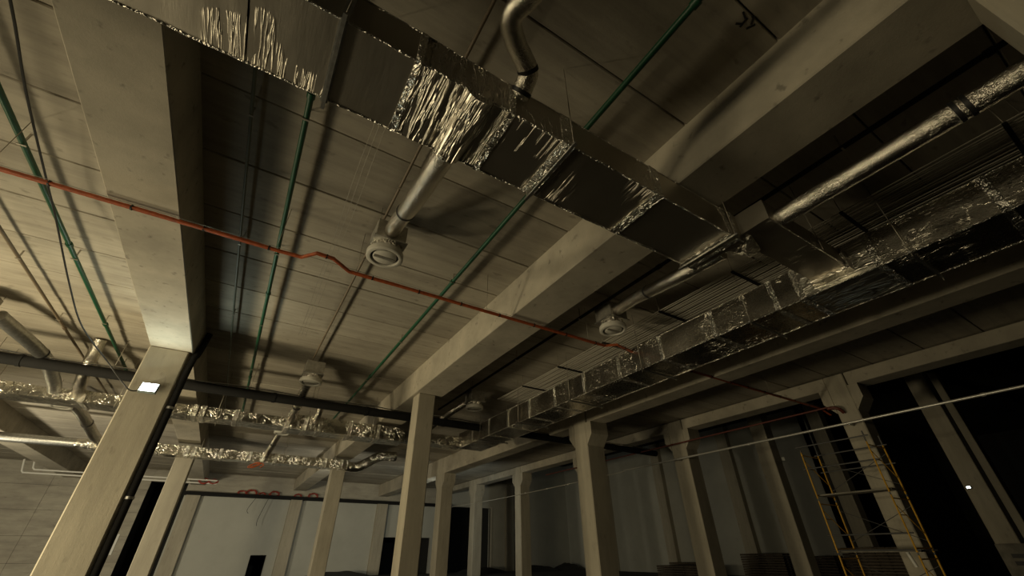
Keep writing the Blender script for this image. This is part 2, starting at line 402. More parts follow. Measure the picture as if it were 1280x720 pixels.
column(19.27, 20.15, 22.05, 22.9, 5.93, 'concrete column hidden behind the nearest corbelled column', 5.43)
column(19.27, 20.15, 29.95, 30.8, 5.93, 'far concrete column in front of the grey wall left of the corbelled column', 5.43)
column(19.27, 20.15, 37.85, 38.7, 5.93, 'far concrete column standing in front of the wide dark opening', 5.43)
column(27.2, 28.05, 14.0, 14.9, 9.6, 'tall grey column with an unlit lamp, left of the scaffold')
column(36.0, 36.9, 6.9, 7.6, 9.6, 'faint dark column at the right edge, farthest into the unlit hall')
column(36.0, 36.9, 14.2, 15.1, 9.6, 'faint column behind the scaffold at the end of the right wall')
column(27.2, 28.05, 5.65, 6.4, 9.6, 'dark tall column at far right carrying a small lit lamp')

# ------------------------------------------------------------------ rectangular foil ducts
def rod(p, q, r=.008, name='hanger_rod', mat=None, parent=None, n=6): return MB().tube([p, q], r, n).build(name, mat or M_wire, parent)

# duct A: overhead, along X
dA = thing('rectangular_duct', 'large foil-wrapped rectangular duct crossing overhead from top left to centre right', 'duct', (0, 0, 0))
AY0, AY1, AZ0, AZ1 = 2.43, 3.37, 4.30, 4.86
def ysec(x0, x1, z0, z1, i, ya=AY0, yb=AY1, amp=.012, mat=None, res=.07, fr=(2.2, .6, 1.2)):
    return MB(True).grid_box(x0, x1, ya, yb, z0, z1, res, amp, fr, i*3.7).build('duct_section', mat or M_foil, dA)
ysec(-6.4, -3.9, AZ0, AZ1, 1, res=.12); ysec(-3.88, -2.45, AZ0, AZ1, 2, res=.1)
ysec(-2.43, -1.16, AZ0, AZ1, 3); ysec(-1.14, -.40, AZ0, AZ1, 4); ysec(-.33, .40, AZ0, AZ1, 5, amp=.008)
ysec(.42, .80, AZ0-.015, AZ1+.01, 6, amp=.022, mat=M_foil5, res=.05, fr=(5, .8, 2))
ysec(.80, 1.55, AZ0, AZ1, 7, amp=.012, mat=M_foil5); ysec(1.56, 2.34, AZ0, AZ1, 8, amp=.014)
ysec(2.36, 4.00, AZ0+.01, AZ1, 9, amp=.006, fr=(.8, .5, 1)); ysec(4.03, 5.72, AZ0+.01, AZ1, 10, amp=.006, fr=(.8, .5, 1)); ysec(5.74, 6.05, AZ0+.01, AZ1, 11)
for x0, x1 in ((.36, .44), (1.50, 1.58), (2.27, 2.46), (3.94, 4.10), (5.64, 5.74), (5.86, 5.93)):
    MB(True).grid_box(x0, x1, AY0-.014, AY1+.014, AZ0-.014, AZ1+.014, .05, .008, (4, 4, 4), x0).build('tape_band', M_tape, dA)
for x0 in (-.40, -3.9):
    MB().box(x0, x0+.03, AY0-.03, AY1+.03, AZ0-.03, AZ1+.03).box(x0+.045, x0+.075, AY0-.03, AY1+.03, AZ0-.03, AZ1+.03).build('flange', M_galv, dA)
# rounded foil bulge under the duct where the supply branch leaves
b = MB(True); bm = b.bm; nn = 12
rings = []
for j in range(18):
    y = AY0-.01 + (AY1-AY0+.02)*j/17
    ring = []
    for k in range(nn+1):
        a = math.pi*k/nn
        rr = .13*(1+.10*noise.noise((k*.7, j*.45, 3.1)))
        ring.append(bm.verts.new((1.12 - .17*math.cos(a)*(1+.05*noise.noise((j*.6, k, 1))), y, AZ0 + .01 - rr*math.sin(a))))
    rings.append(ring)
for a, c in zip(rings, rings[1:]):
    for k in range(nn):
        f = bm.faces.new((a[k], a[k+1], c[k+1], c[k])); f.smooth = True
bm.faces.new(rings[0]); bm.faces.new(list(reversed(rings[-1])))
b.build('branch_bulge', M_foil5, dA)
for x in (-3.2, -.36, 2.4, 5.7):
    for y in (AY0-.06, AY1+.06): rod((x, y, AZ0-.06), (x, y, ZC), .007, parent=dA)
    MB().box(x-.02, x+.02, AY0-.1, AY1+.1, AZ0-.062, AZ0-.03).build('hanger_channel', M_galv, dA)
# rounded end turning towards the cross duct
b = MB(True)
b.tube(smoothpath([(6.02, 2.72, 4.64), (6.25, 2.66, 4.62), (6.42, 2.52, 4.56), (6.46, 2.42, 4.46)], 5), .27, 18, True, lambda i: .27 + .012*math.sin(i*2.3))
b.build('end_elbow', M_foil3, dA)

def edge_glint(p, q, parent, r=.012):  # bright foil tube added to draw the highlight along a duct edge
    p, q = Vector(p), Vector(q); n = int((q-p).length/.12)+1
    pts = [p.lerp(q, i/n) + noise.noise_vector(p.lerp(q, i/n)*3.0)*.008 for i in range(n+1)]
    MB(True).tube(pts, r, 7, True, lambda i: r*(1+.25*noise.noise((i*.7, p.y, p.z)))).build('edge_glint', M_tape, parent)
for y in (AY0, AY1):
    edge_glint((-6.4, y, AZ0), (6.05, y, AZ0), dA); edge_glint((-6.4, y, AZ1), (6.05, y, AZ1), dA, .009)

# cross duct from the end of duct A to duct B
dX = thing('rectangular_duct', 'short foil duct linking the overhead duct to the long right hand duct', 'duct')
MB(True).grid_box(6.05, 8.78, 1.95, 2.55, 4.46, 4.86, .09, .012, (2, 2, 2), 5).build('duct_section', M_foil, dX)
MB(True).grid_box(8.55, 8.80, 1.90, 2.60, 4.40, 4.90, .06, .015, (4, 4, 4), 8).build('tape_band', M_foil3, dX)
for y in (1.9, 2.6): rod((7.6, y, 4.42), (7.6, y, ZC), parent=dX)

# duct B: long, along Y, between the centre beam and the corbelled row
dB = thing('rectangular_duct', 'long foil-wrapped rectangular duct receding along the right hand ceiling bay', 'duct')
BX0, BX1, BZ0, BZ1 = 8.78, 10.02, 4.30, 5.0
ys = [-3.2, -1.6, -.1, 1.55, 2.9, 3.4, 4.9, 6.5, 8.1, 9.7, 11.3, 12.9, 14.5, 16.1, 17.7, 19.2]
for i, (a, c) in enumerate(zip(ys, ys[1:])):
    MB(True).grid_box(BX0, BX1, a+.012, c-.012, BZ0, BZ1, .09 if c < 10 else .14, .016, (1.6, 1.0, 2.2), i*2.3).build('duct_section', M_foil5b if a == 1.55 else M_foil2, dB)
for i, y in enumerate(ys[1:-1]):
    MB(True).grid_box(BX0-.014, BX1+.014, y-.06, y+.06, BZ0-.014, BZ1+.014, .07, .010, (4, 4, 4), y).build('tape_band', M_tape, dB)
for y in (-.9, 1.1, 4.0, 7.2, 10.4, 13.6, 16.8):
    for x in (BX0-.08, BX1+.08): rod((x, y, BZ0-.12), (x, y, ZC), .008, parent=dB)
    MB().box(BX0-.14, BX1+.14, y-.02, y+.02, BZ0-.07, BZ0-.03).build('hanger_channel', M_galv, dB)

for x, z in ((BX0, BZ0), (BX1, BZ0), (BX0, BZ1)): edge_glint((x, -3.2, z), (x, 19.2, z), dB, .014)
edge_glint((6.05, 1.95, 4.46), (8.78, 1.95, 4.46), dX)

# duct C: along X, behind the black pipe
dC = thing('rectangular_duct', 'upper of the two foil ducts running behind the lit left column', 'duct')
CY0, CY1 = 18.75, 19.65
xs = [-10.5, -8.4, -6.6, -5.1, -3.6, -2.2, -.7, 1.1]
for i, (a, c) in enumerate(zip(xs, xs[1:])):
    MB(True).grid_box(a+.01, c-.01, CY0, CY1, 4.27, 4.62+.02*(i % 2), .11, .018, (2, 2, 2), i*1.9).build('duct_section', M_foil4, dC)
xs = [1.12, 2.3, 3.5, 4.7, 5.9]
for i, (a, c) in enumerate(zip(xs, xs[1:])):
    MB(True).grid_box(a+.01, c-.01, CY0-.04, CY1+.04, 4.22, 4.78, .11, .018, (2, 2, 2), i*2.9+7).build('duct_section', M_foil4, dC)
for x in (-8.4, -5.1, -2.0, -1.75, -.7, 1.1, 1.75, 2.3, 3.5, 4.7):
    z1 = 4.66 if x < 1 else 4.80
    MB(True).grid_box(x-.07, x+.07, CY0-.06, CY1+.06, 4.25 if x < 1 else 4.20, z1, .07, .014, (4, 4, 4), x).build('tape_band', M_tape, dC)
for x in (-7.6, -4.2, -1.3, 1.9, 4.4):
    for y in (CY0-.1, CY1+.1): rod((x, y, 4.2), (x, y, ZC), .008, parent=dC)
MB(True).grid_box(5.92, 8.78, CY0, CY0+.7, 4.3, 4.75, .14, .015, (2, 2, 2), 3).build('duct_section', M_foil4, dC)

# duct D: further back, round at its left end
dD = thing('rectangular_duct', 'lower of the two foil ducts behind the lit left column, round at its left end', 'duct')
DY0, DY1, DZ0, DZ1 = 27.2, 27.95, 4.24, 4.70
MB(True).tube([(-14.5 + i*.45, 27.55, 4.45) for i in range(18)], .19, 16, True, lambda i: .19+.006*(i % 2)).build('round_section', M_galv, dD)
MB(True).tube([(-6.9, 27.55, 4.45), (-6.55, 27.55, 4.46), (-6.2, 27.55, 4.47)], .2, 16, True, lambda i: (.19, .22, .27)[i]).build('reducer', M_foil4, dD)
xs = [-6.3, -5.0, -3.7, -2.4, -1.1, .2, 1.5, 2.8, 4.1, 5.4]
for i, (a, c) in enumerate(zip(xs, xs[1:])):
    MB(True).grid_box(a+.01, c-.01, DY0, DY1, DZ0, DZ1, .12, .02, (2, 2, 2), i*2.1).build('duct_section', M_foil4, dD)
for x in (-5.0, -2.55, -2.25, -1.1, .25, .9, 1.5, 4.1, 5.0):
    MB(True).grid_box(x-.08, x+.08, DY0-.02, DY1+.02, DZ0-.02, DZ1+.02, .08, .016, (4, 4, 4), x).build('tape_band', M_tape, dD)
MB(True).tube(smoothpath([(5.3, 27.6, 4.44), (6.0, 27.55, 4.44), (6.5, 27.4, 4.7), (7.2, 27.3, 5.1), (8.2, 27.3, 5.2)], 5), .27, 14, True, lambda i: .27+.012*(i % 2)).build('end_elbow', M_foil4, dD)
for x in (-5.5, -2.0, 1.9, 4.6):
    for y in (DY0-.1, DY1+.1): rod((x, y, 4.2), (x, y, ZC), .008, parent=dD)

# ------------------------------------------------------------------ round branch ducts and diffusers
def round_duct(pts, r, label, straps=(), mat=None, sub=8, group=None, ribs=.012):
    t = thing('round_duct', label, 'duct', pts[0], group); o = Vector(pts[0])
    P = [p - o for p in smoothpath(pts, sub)]
    tb = MB(True).tube(P, r, 20, True, lambda i: r*(1 + ribs*math.sin(i*1.9) + .02*noise.noise((i*.37, o.x, o.y)))).build('tube', mat or M_round, t)
    for s in straps:
        i = min(len(P)-2, max(1, int(s*(len(P)-1)))); d = (P[i+1]-P[i]).normalized()
        MB(True).tube([P[i]-d*.025, P[i]+d*.025], r*1.06, 20).build('strap', M_blackm, tb)
    return t
def diffuser(x, y, z, label, r=.35, boxdir=(0, -1), sheath=False):
    t = thing('ceiling_diffuser', label, 'diffuser', (x, y, z))
    # plenum box above, neck ring, deep white ring and the slotted disc
    MB().box(-.30, .30, -.30, .30, .26, .70, .012).build('plenum_box', M_plenum, t)
    MB().box(-.33, .33, -.33, .33, .245, .275).build('plenum_flange', M_galv, t)
    MB(True).lathe([(r*.86, .26), (r*.90, .12), (r*.86, .10), (r*.86, .26)], 28).build('neck', M_foil3, t)
    MB(True).lathe([(r*.80, .13), (r, .12), (r*1.03, .10), (r*1.03, 0.0), (r*.97, -.015), (r*.80, -.01), (r*.78, .02), (r*.78, .12)], 32).build('outer_ring', M_white, t)
    cd = MB(True).lathe([(0, .0), (r*.62, .0), (r*.66, .012), (r*.66, .03), (0, .035)], 32).build('centre_disc', M_white, t)
    MB().box(-r*.60, r*.60, -.035, .035, -.012, .004).build('cross_bar', M_plenum, cd)
    MB(True).lathe([(r*.66, .05), (r*.80, .05), (r*.80, .055), (r*.66, .055), (r*.66, .05)], 32).build('gap_shade', M_blackm, t)  # black ring standing in for the shade of the open slot
    for sx, sy in ((-.28, -.28), (.28, .28)):
        rod((sx, sy, .72), (sx, sy, ZC-z), .006, parent=t)
    return t
dl = [(1.27, 6.87, 4.98, 'white round ceiling diffuser hanging at the end of the big flexible duct, largest in view'),
      (7.46, 6.87, 4.98, 'white ring ceiling diffuser below the centre beam at the foil branch right of the beam'),
      (1.23, 15.2, 4.98, 'white round diffuser above the black pipe left of the slim centre column'),
      (7.50, 15.05, 4.98, 'white ring diffuser just right of the slim centre column'),
      (-7.0, 14.9, 5.1, 'box diffuser at the left edge above the black pipe'),
      (-6.75, 23.1, 4.98, 'pale round diffuser below the upper foil duct at far left'),
      (1.25, 23.4, 4.98, 'small far diffuser seen between the two foil ducts')]
for a in dl: diffuser(*a)
round_duct([(1.10, 3.30, 4.33), (1.12, 3.9, 4.45), (1.17, 5.0, 4.80), (1.22, 5.9, 5.22), (1.25, 6.55, 5.44)], .155, 'shiny round branch duct from the overhead duct down to the largest diffuser', (.62,))
round_duct([(1.65, 2.62, 4.70), (1.66, 2.35, 4.86), (1.62, 2.2, 4.95), (1.33, 2.02, 5.0), (1.16, 1.82, 5.02), (1.24, 1.5, 5.05), (1.34, .9, 5.1), (1.3, -.9, 5.2)], .125, 'flexible foil duct snaking up from the overhead duct at the top of the photo', (.12, .3))
round_duct([(6.42, 3.0, 4.62), (6.46, 3.9, 4.68), (6.75, 4.9, 4.95), (7.1, 5.8, 5.25), (7.36, 6.55, 5.42)], .145, 'round foil branch duct leading to the ring diffuser right of the centre beam', (.55,), M_round)
round_duct([(6.42, 2.42, 4.62), (6.42, 1.2, 4.62), (6.42, 0, 4.62), (6.42, -1.1, 4.62), (6.42, -2.6, 4.62)], .15, 'bright straight round duct running to the top right from the overhead duct end', (.58, .60), M_round, 10)
round_duct([(-5.85, 18.78, 4.55), (-5.88, 18.2, 4.78), (-6.0, 16.9, 5.08), (-6.6, 15.2, 5.38)], .17, 'galvanised round branch duct at the left edge reaching up to the box diffuser', (.7,), M_galv)
round_duct([(-5.25, 18.78, 4.5), (-5.2, 18.2, 4.8), (-5.1, 17.6, 5.3), (-5.05, 17.3, 5.95)], .17, 'short foil branch stub behind the black pipe left of the lit column', (), M_round)
round_duct([(1.2, 18.75, 4.55), (1.2, 17.9, 4.8), (1.22, 16.6, 5.2), (1.23, 15.5, 5.42)], .16, 'round branch duct rising from the upper foil duct to its near diffuser', (.4,))
round_duct([(2.1, 18.75, 4.6), (2.1, 18.3, 4.9), (2.1, 18.0, 5.3)], .13, 'short foil stub on the upper foil duct beside its branch', ())
round_duct([(6.55, 18.9, 4.5), (6.7, 17.8, 4.75), (7.1, 16.5, 5.15), (7.42, 15.4, 5.4)], .14, 'thin pale branch duct rising to the ring diffuser right of the slim column', (.5,))
round_duct([(1.0, 27.25, 4.5), (1.05, 26.4, 4.7), (1.2, 25.0, 5.2), (1.25, 23.7, 5.42)], .16, 'far round branch duct rising from the lower foil duct', (.5,))
round_duct([(-6.0, 27.25, 4.5), (-6.2, 26.3, 4.75), (-6.5, 24.8, 5.2), (-6.7, 23.5, 5.4)], .2, 'branch duct on the lower foil duct just left of the lit column', (.5,))

# ------------------------------------------------------------------ pipes, conduits and cables along the ceiling
def longpipe(name, pts, r, mat, label, cat='pipe', couplings=(), clips=(), clipmat=None, zc=ZC, cr=1.35, n=10):
    t = thing(name, label, cat, pts[0]); o = Vector(pts[0])
    tb = MB(True).tube([Vector(p)-o for p in pts], r, n).build('tube', mat, t)
    a, b = Vector(pts[0]), Vector(pts[-1]); d = (b-a).normalized()
    for s in couplings:
        p = a.lerp(b, s) - o; MB(True).tube([p-d*.05, p+d*.05], r*cr, n).build('coupling', mat, tb)
    for s in clips:
        p = a.lerp(b, s) - o
        MB().box(p.x-.012, p.x+.012, p.y-.012, p.y+.012, p.z, zc-o.z).box(p.x-r*1.3, p.x+r*1.3, p.y-.015, p.y+.015, p.z-r*1.2, p.z-r*.9).build('hanger', clipmat or M_wire, t)
    return t
fr = [i/7 for i in range(8)]
longpipe('sprinkler_pipe', [(-4.58, -3, 5.76), (-4.58, 22.5, 5.74)], .047, M_green, 'dark green pipe left of the broad left beam', couplings=(.36, .55, .72), clips=fr)
longpipe('sprinkler_pipe', [(-.67, -3, 5.76), (-.66, 25, 5.74)], .045, M_green, 'dark green pipe just right of the broad left beam', couplings=(.27, .5, .75), clips=fr)
longpipe('sprinkler_pipe', [(3.19, -4, 5.76), (3.30, 24, 5.74)], .047, M_green, 'dark green pipe running beside the long centre beam', couplings=(.17, .43, .7), clips=fr)
longpipe('conduit', [(-1.42, -2, 5.80), (-1.41, 24, 5.80)], .026, M_dkgreen, 'thin grey green conduit in the shade of the broad left beam', 'conduit', clips=fr)
longpipe('conduit', [(1.045, -2, 5.82), (1.115, 16, 5.82)], .026, M_brown, 'thin brown conduit passing behind the largest diffuser', 'conduit', couplings=(.3, .5), clips=fr)
longpipe('conduit', [(-5.72, 2, 5.78), (-5.68, 26, 5.78)], .035, M_brown, 'thin dark conduit at the far left of the ceiling', 'conduit', couplings=(.6,), clips=fr)
longpipe('conduit', [(7.05, -6, 5.66), (7.12, 18, 5.66)], .045, M_black, 'black pipe in the gloom right of the long centre beam', 'pipe', couplings=(.21, .45), clips=fr)
# big black pipe on hangers
t = longpipe('black_pipe', [(-13, 16.97, 4.81), (20.3, 16.97, 4.81)], .16, M_black, 'thick black insulated pipe crossing the hall behind the columns', 'pipe', couplings=(.1, .2, .3, .4, .5, .6, .7, .8, .9), cr=1.12, n=18)
for x in (-8.5, -4.3, -.5, 1.6, 8.5, 11, 15.5): rod((x+13, 0, .1), (x+13, 0, ZC-4.81), .01, parent=t)
# thin cables lying on the black pipe
for k, (dz, lab) in enumerate(((.19, 'thin dark cable sagging along the top of the black pipe'), (.23, 'second thin pale cable strung above the black pipe'))):
    pts = [(-12 + i*1.0, 16.9+.1*k, 4.81+dz + .035*math.sin(i*1.7+k)) for i in range(33)]
    tag(MB(True).tube(pts, .012, 6).build('cable', M_blackm if k == 0 else M_cable), lab, 'cable')

# black drainpipe on the right side of the lit column
t = thing('drain_pipe', 'black drainpipe bending from the broad beam down the lit column', 'pipe', (-2.1, 14.5, FLOOR))
o = Vector((-2.1, 14.5, FLOOR))
MB(True).tube([Vector(p)-o for p in smoothpath([(-2.03, 14.95, 5.9), (-2.03, 14.9, 5.75), (-2.03, 14.5, 5.05), (-2.09, 14.42, 4.7), (-2.11, 14.42, 3), (-2.11, 14.42, FLOOR)], 5)], .09, 12).build('tube', M_black, t)
for z in (3.4, 1.2): MB(True).tube([(-.01, -.08, z-FLOOR-.03), (-.01, -.08, z-FLOOR+.03)], .105, 12).build('bracket', M_galv, t)

# orange conduit bundle
def ripple(pts, r, mat, name, parent, every=2, amp=.12):
    MB(True).tube(pts, r, 8, True, lambda i: r*(1+amp*(i % 2))).build(name, mat, parent)
bp = [(-11.31, 7.59, 4.90), (-4.35, 7.59, 4.90), (-1.04, 7.60, 4.90), (-0.52, 7.59, 4.89), (-0.14, 7.56, 4.88), (0.09, 7.31, 4.90), (0.40, 7.33, 4.90), (0.77, 7.61, 4.90), (1.13, 7.61, 4.90), (4.24, 7.61, 4.90), (7.82, 7.60, 4.90), (8.06, 7.37, 4.90), (8.72, 7.49, 4.90), (9.42, 7.59, 4.90), (12.44, 7.60, 4.90), (19.69, 7.59, 4.90), (20.17, 7.54, 4.71)]
dense = []
for a, b in zip(bp, bp[1:]):
    a, b = Vector(a), Vector(b); n = max(2, int((b-a).length/.06))
    dense += [a.lerp(b, i/n) for i in range(n)]
dense.append(Vector(bp[-1]))
t = thing('orange_conduit', 'orange red corrugated conduit bundle strung across the hall under the beams', 'conduit', bp[0]); o = Vector(bp[0])
for dy, dz in ((-.022, 0), (.022, .005), (0, .034)):
    ripple([p-o+Vector((0, dy, dz + .008*noise.noise((p.x*1.3, dy*50, 0)))) for p in dense], .020, M_orange, 'strand', t)
for i in range(6, len(dense)-2, 17):
    p = dense[i]-o; MB(True).tube([p+Vector((-.012, 0, .014)), p+Vector((.012, 0, .012))], .050, 8).build('cable_tie', M_blackm, t)
MB(True).tube([(0, 0, .075), (6.5, 0, .075), (16.4, 0, .075), (30.9, 0, .075)], .005, 5).build('catenary_wire', M_wire, t)
for x in (-9.2, -4.5, -.6, .9, 4.0, 7.2, 10.5, 16): rod((x+11.31, 0, .07), (x+11.31, 0, ZC-4.9), .006, 'hanger_rod', None, t)

# red pipe beyond, with elbow
t = longpipe('red_pipe', [(18.95, 26, 4.74), (18.95, 7.1, 4.72)], .034, M_redpipe, 'red pipe passing in front of the right hand column row', 'pipe', couplings=(.3, .6))
MB(True).tube(smoothpath([(0, -18.9, -.07), (0, -19.1, -.08), (.05, -19.25, -.15), (.2, -19.3, -.28)], 5), .06, 10).build('elbow', M_redpipe, t)
# pale zinc conduit, nearer the floor, along the right hand row
t = longpipe('zinc_conduit', [(18.9, -1.0, 4.03), (18.9, 10.5, 4.0), (18.9, 18.3, 3.97)], .045, M_cond, 'pale zinc conduit slanting across the right half in front of the columns', 'conduit', couplings=(.2, .4, .6, .8))
for y in (1.0, 6.6, 14.5): MB().box(-.01, .37, y+1-.02, y+1+.02, -.09, -.05).build('bracket', M_galv, t)
t = thing('string_cable', 'thin sagging cable with pale fittings beyond the corbelled column', 'cable', (18.9, 18.3, 3.97)); o = Vector((18.9, 18.3, 3.97))
MB(True).tube([(0, i*1.0, -.05 - .12*math.sin(math.pi*i/26)) for i in range(27)], .018, 6).build('cable', M_cable, t)
for y in (3.1, 5.2, 7.6, 10.4): MB(True).lathe([(0, -.07), (.05, -.05), (.05, .03), (0, .05)], 10, (0, y, -.13)).build('fitting', M_white, t)

# cable bundle on brackets above the long right hand duct
t = thing('cable_bundle', 'bundle of parallel grey cables on short brackets above the long right duct', 'cables', (9.3, -3, 5.55))
for k in range(17):
    x = -.72 + k*.082; pts = [(x + .008*math.sin(i*.9+k), i*1.5, .012*math.sin(i*1.1+k*2)) for i in range(13)]
    MB(True).tube(pts, .011, 5).build('cable', M_cable, t)
for y in (1.6, 3.93, 6.12, 8.4, 10.7, 13, -.7):
    MB().box(-.76, .70, y+3-.03, y+3+.03, -.05, -.012).build('bracket', M_black, t)
    rod((-.74, y+3, -.03), (-.74, y+3, ZC-5.55), parent=t); rod((.67, y+3, -.03), (.67, y+3, ZC-5.55), parent=t)
# suspended wires
for k, x in enumerate((.24, .32, .42)):
    pts = [(x + .010*i + .01*math.sin(i*1.3+k), 3.0 + i*.75, 5.55+.01*math.sin(i+k)) for i in range(14)]
    t = tag(MB(True).tube(pts, .0055, 5).build('wire', M_wire), ('left', 'middle', 'right')[k] + 'most of three fine wires strung below the ceiling left of the largest diffuser', 'wire')
# hanging black cord to the lamp
ko = thing('power_cord', 'black cord hanging from the ceiling at top left down to the lit floodlight', 'cord', (-3.9, 3.0, 5.6))
pts = smoothpath([(-3.75, 3.0, 5.62), (-3.86, 4.94, 5.50), (-4.07, 6.42, 5.50), (-4.32, 8.6, 5.53), (-4.38, 9.5, 5.48), (-4.37, 11.6, 5.05), (-4.25, 13.0, 4.70), (-3.8, 14.1, 4.33), (-3.26, 14.1, 3.82), (-3.03, 14.15, 3.66), (-2.8, 14.2, 3.72)], 5)
MB(True).tube([p - Vector((-3.9, 3.0, 5.6)) for p in pts], .017, 7).build('cable', M_blackm, ko)

# ------------------------------------------------------------------ lamps
def floodlight(loc, label, facing, size=.38, on=True, energy=0, tilt=0.0, col=COOL):
    t = thing('floodlight', label, 'lamp', loc)
    d = Vector((facing[0], facing[1], tilt)).normalized()
    t.rotation_euler = d.to_track_quat('-Y', 'Z').to_euler()
    h = size*.36
    hs = MB().box(-size/2, size/2, 0.0, .09, -h, h, .012).build('housing', M_housing, t)
    MB().box(-size/2+.025, size/2-.025, -.008, .004, -h+.025, h-.025).build('glass', M_lamp if on else M_lampoff, hs)
    MB().box(-.03, .03, .09, .15, -h*.6, h*.6).build('bracket', M_galv, t)
    if on and energy:
        p = Vector(loc) + d*.05
        area_light('floodlight_beam', p, p + d, energy, col, size*.8, h*1.4)
    return t
floodlight((-2.70, 14.14, 3.80), 'lit white floodlight on the broad left column, brightest spot in view', (-.1, -1), .40, True, 26, .35)
floodlight((27.06, 6.22, 2.27), 'small lit lamp on the dark tall column at far right', (-1, -.1), .16, True, .6)
floodlight((28.12, 14.0, 4.75), 'unlit white lamp on the right edge of the tall grey column', (-.7, -.7), .34, False)
floodlight((25.9, 48.8, 1.85), 'tiny lit lamp glowing inside the wide dark opening at the back', (-.5, -1), .3, True, 3)
# unseen lamps added behind columns to brighten the far end of the hall
floodlight((5.35, 30.46, 2.4), 'added unseen floodlight on the rear side of the thin far column, turned to the back wall', (0, 1), .36, True, 120, .0, (1, .95, .76))
floodlight((13.1, 31.08, 2.4), 'added unseen floodlight on the rear side of the second corbelled column, turned to the far corner', (.6, 1), .36, True, 90, .0, (.95, 1, .88))

# ------------------------------------------------------------------ left background: white pipes, pale sheet
for k, (z, x1) in enumerate(((4.72, -12.3), (4.94, -11.85))):
    t = thing('white_pipe', ('lower' if k == 0 else 'upper') + ' of two white pipes on the left back wall, bent upward at its end', 'pipe', (-4.0, 42.0, z))
    MB(True).tube([(2.75, 0, 0), (x1+4.1, 0, 0), (x1+4.0, 0, .1), (x1+3.8, 0, .8)], .055, 8).build('tube', M_whitepipe, t)
    for x in (2.2, -2.5, -5.0, -7.4): rod((x, 0, .05), (x, 0, ZC-z), .01, parent=t)
tag(MB().box(-6.95, -6.3, 45.93, 45.98, .1, 1.42).build('pale_sheet', M_sheet), 'pale sheet on the wall between the lit left column and the dark gap', 'sheet')  # plain pale sheet set against the wall

# red coils lying on the trim of the back wall
coils = [(-2.1, 4.86, 1, 42.0), (-1.5, 4.86, .9, 42.0), (.75, 4.36, 1, 0), (1.45, 4.36, 1.25, 0), (2.3, 4.36, .8, 0), (3.25, 4.36, 1.2, 0), (5.2, 4.36, .9, 0), (6.5, 4.36, 1.25, 0)]
coil_words = ['leftmost red conduit coil, beside the column behind the floodlit one', 'second red conduit coil from the left, by the tips of the white pipes', 'red conduit coil left of the loops over the two dangling wires', 'red conduit coil just above the two dangling wires', 'flattened red conduit coil in the middle of the ledge', 'dark red round conduit coil right of the flattened one on the ledge', 'red conduit coil lying left of the thin far column', 'large red conduit coil touching the thin far column']
for i, (x, z, s, yy) in enumerate(coils):
    rnd = random.Random(i); pts = []
    for k in range(64):
        a = k/64*2*math.pi*3.4
        pts.append((math.cos(a)*.30*s*(1+.25*rnd.uniform(-1, 1)), math.sin(a*1.02)*.12, math.sin(a)*.17*s*(1+.3*rnd.uniform(-1, 1))))
    t = MB(True).tube(smoothpath(pts, 2), .035, 6).build('conduit_coil', M_redcoil); t.location = (x, 45.70, z + .19*s) if yy == 0 else (x, yy, z)
    tag(t, coil_words[i], 'coil', 'red conduit coils on the back wall ledge')
tag(MB(True).tube(smoothpath([(.65 + .16*math.cos(k*.9)*(1+.1*k % 3), 27.5, 4.09 + .13*math.sin(k*1.1)) for k in range(16)], 3), .03, 6).build('conduit_coil', M_orange), 'orange conduit knot hanging under the lower foil duct', 'coil')
for k, x in enumerate((1.75, 2.75)):
    tag(MB(True).tube(smoothpath([(x+.2, 45.49, 4.32), (x+.1, 45.47, 4.1), (x-.25, 45.42, 3.3 - .7*k), (x-.1-.1*k, 45.44, 3.0-.9*k)], 4), .02, 6).build('wire', M_blackm), ('shorter' if k == 0 else 'longer') + ' of two loose wires dangling down the back wall', 'wire')

# ------------------------------------------------------------------ scaffold tower
sf = thing('scaffold_tower', 'yellow framed scaffold tower with steel rails at the right', 'scaffold', (16.85, 5.64, FLOOR))
H = 1.53; Wd = 1.17; Ln = 2.04
def sframe(y, lev, base):
    z0 = lev*H
    b = sf
    for x in (0, Wd):
        MB(True).tube([(x, y, z0+.02), (x, y, z0+H-.05)], .024, 8).build('upright', M_yellow, b)
        MB(True).tube([(x, y, z0+H-.06), (x, y, z0+H+.03)], .019, 8).build('spigot', M_steel, b)
    for zz in (.12, H-.14): MB(True).tube([(0, y, z0+zz), (Wd, y, z0+zz)], .018, 8).build('ledger', M_yellow, b)
    MB(True).tube([(0, y, z0+H*.62), (Wd*.42, y, z0+H*.62)], .014, 6).build('rung', M_yellow, b)
    MB(True).tube([(Wd*.98, y, z0+H*.32), (0, y, z0+H-.3)], .013, 6).build('frame_brace', M_yellow, b)
for lev in range(3):
    for y in (0, Ln): sframe(y, lev, None)
for lev in range(3):
    for x in (Wd,):
        s = 1 if (lev+ (x > 0)) % 2 else -1
        y0, y1 = (0, Ln) if s > 0 else (Ln, 0)
        MB(True).tube([(x, y0, lev*H+.3), (x, y1, lev*H+H-.3)], .010, 6).build('cross_brace', M_steel, sf)
        MB(True).tube([(x, y1, lev*H+.3), (x, y0, lev*H+H-.3)], .010, 6).build('cross_brace', M_steel, sf)
for z, x in ((4.0, 0), (3.98, Wd), (2.02, 0), (1.61, 0), (1.6, Wd), (4.72, 0), (4.55, Wd)):
    MB(True).tube([(x, -.12, z), (x, Ln+.12, z)], .022, 8).build('rail', M_steel, sf)
for z in (3.16, 1.56):
    for k in range(2):
        MB().box(.12+k*.30, .38+k*.30, -.05, Ln+.05, z, z+.045).build('plank', M_plank, sf)
for x, y, z in ((0, 0, 4.62), (Wd, 0, 4.6)): MB(True).tube([(x, y, z-.05), (x, y, z+.25)], .022, 8).build('guard_post', M_steel, sf)
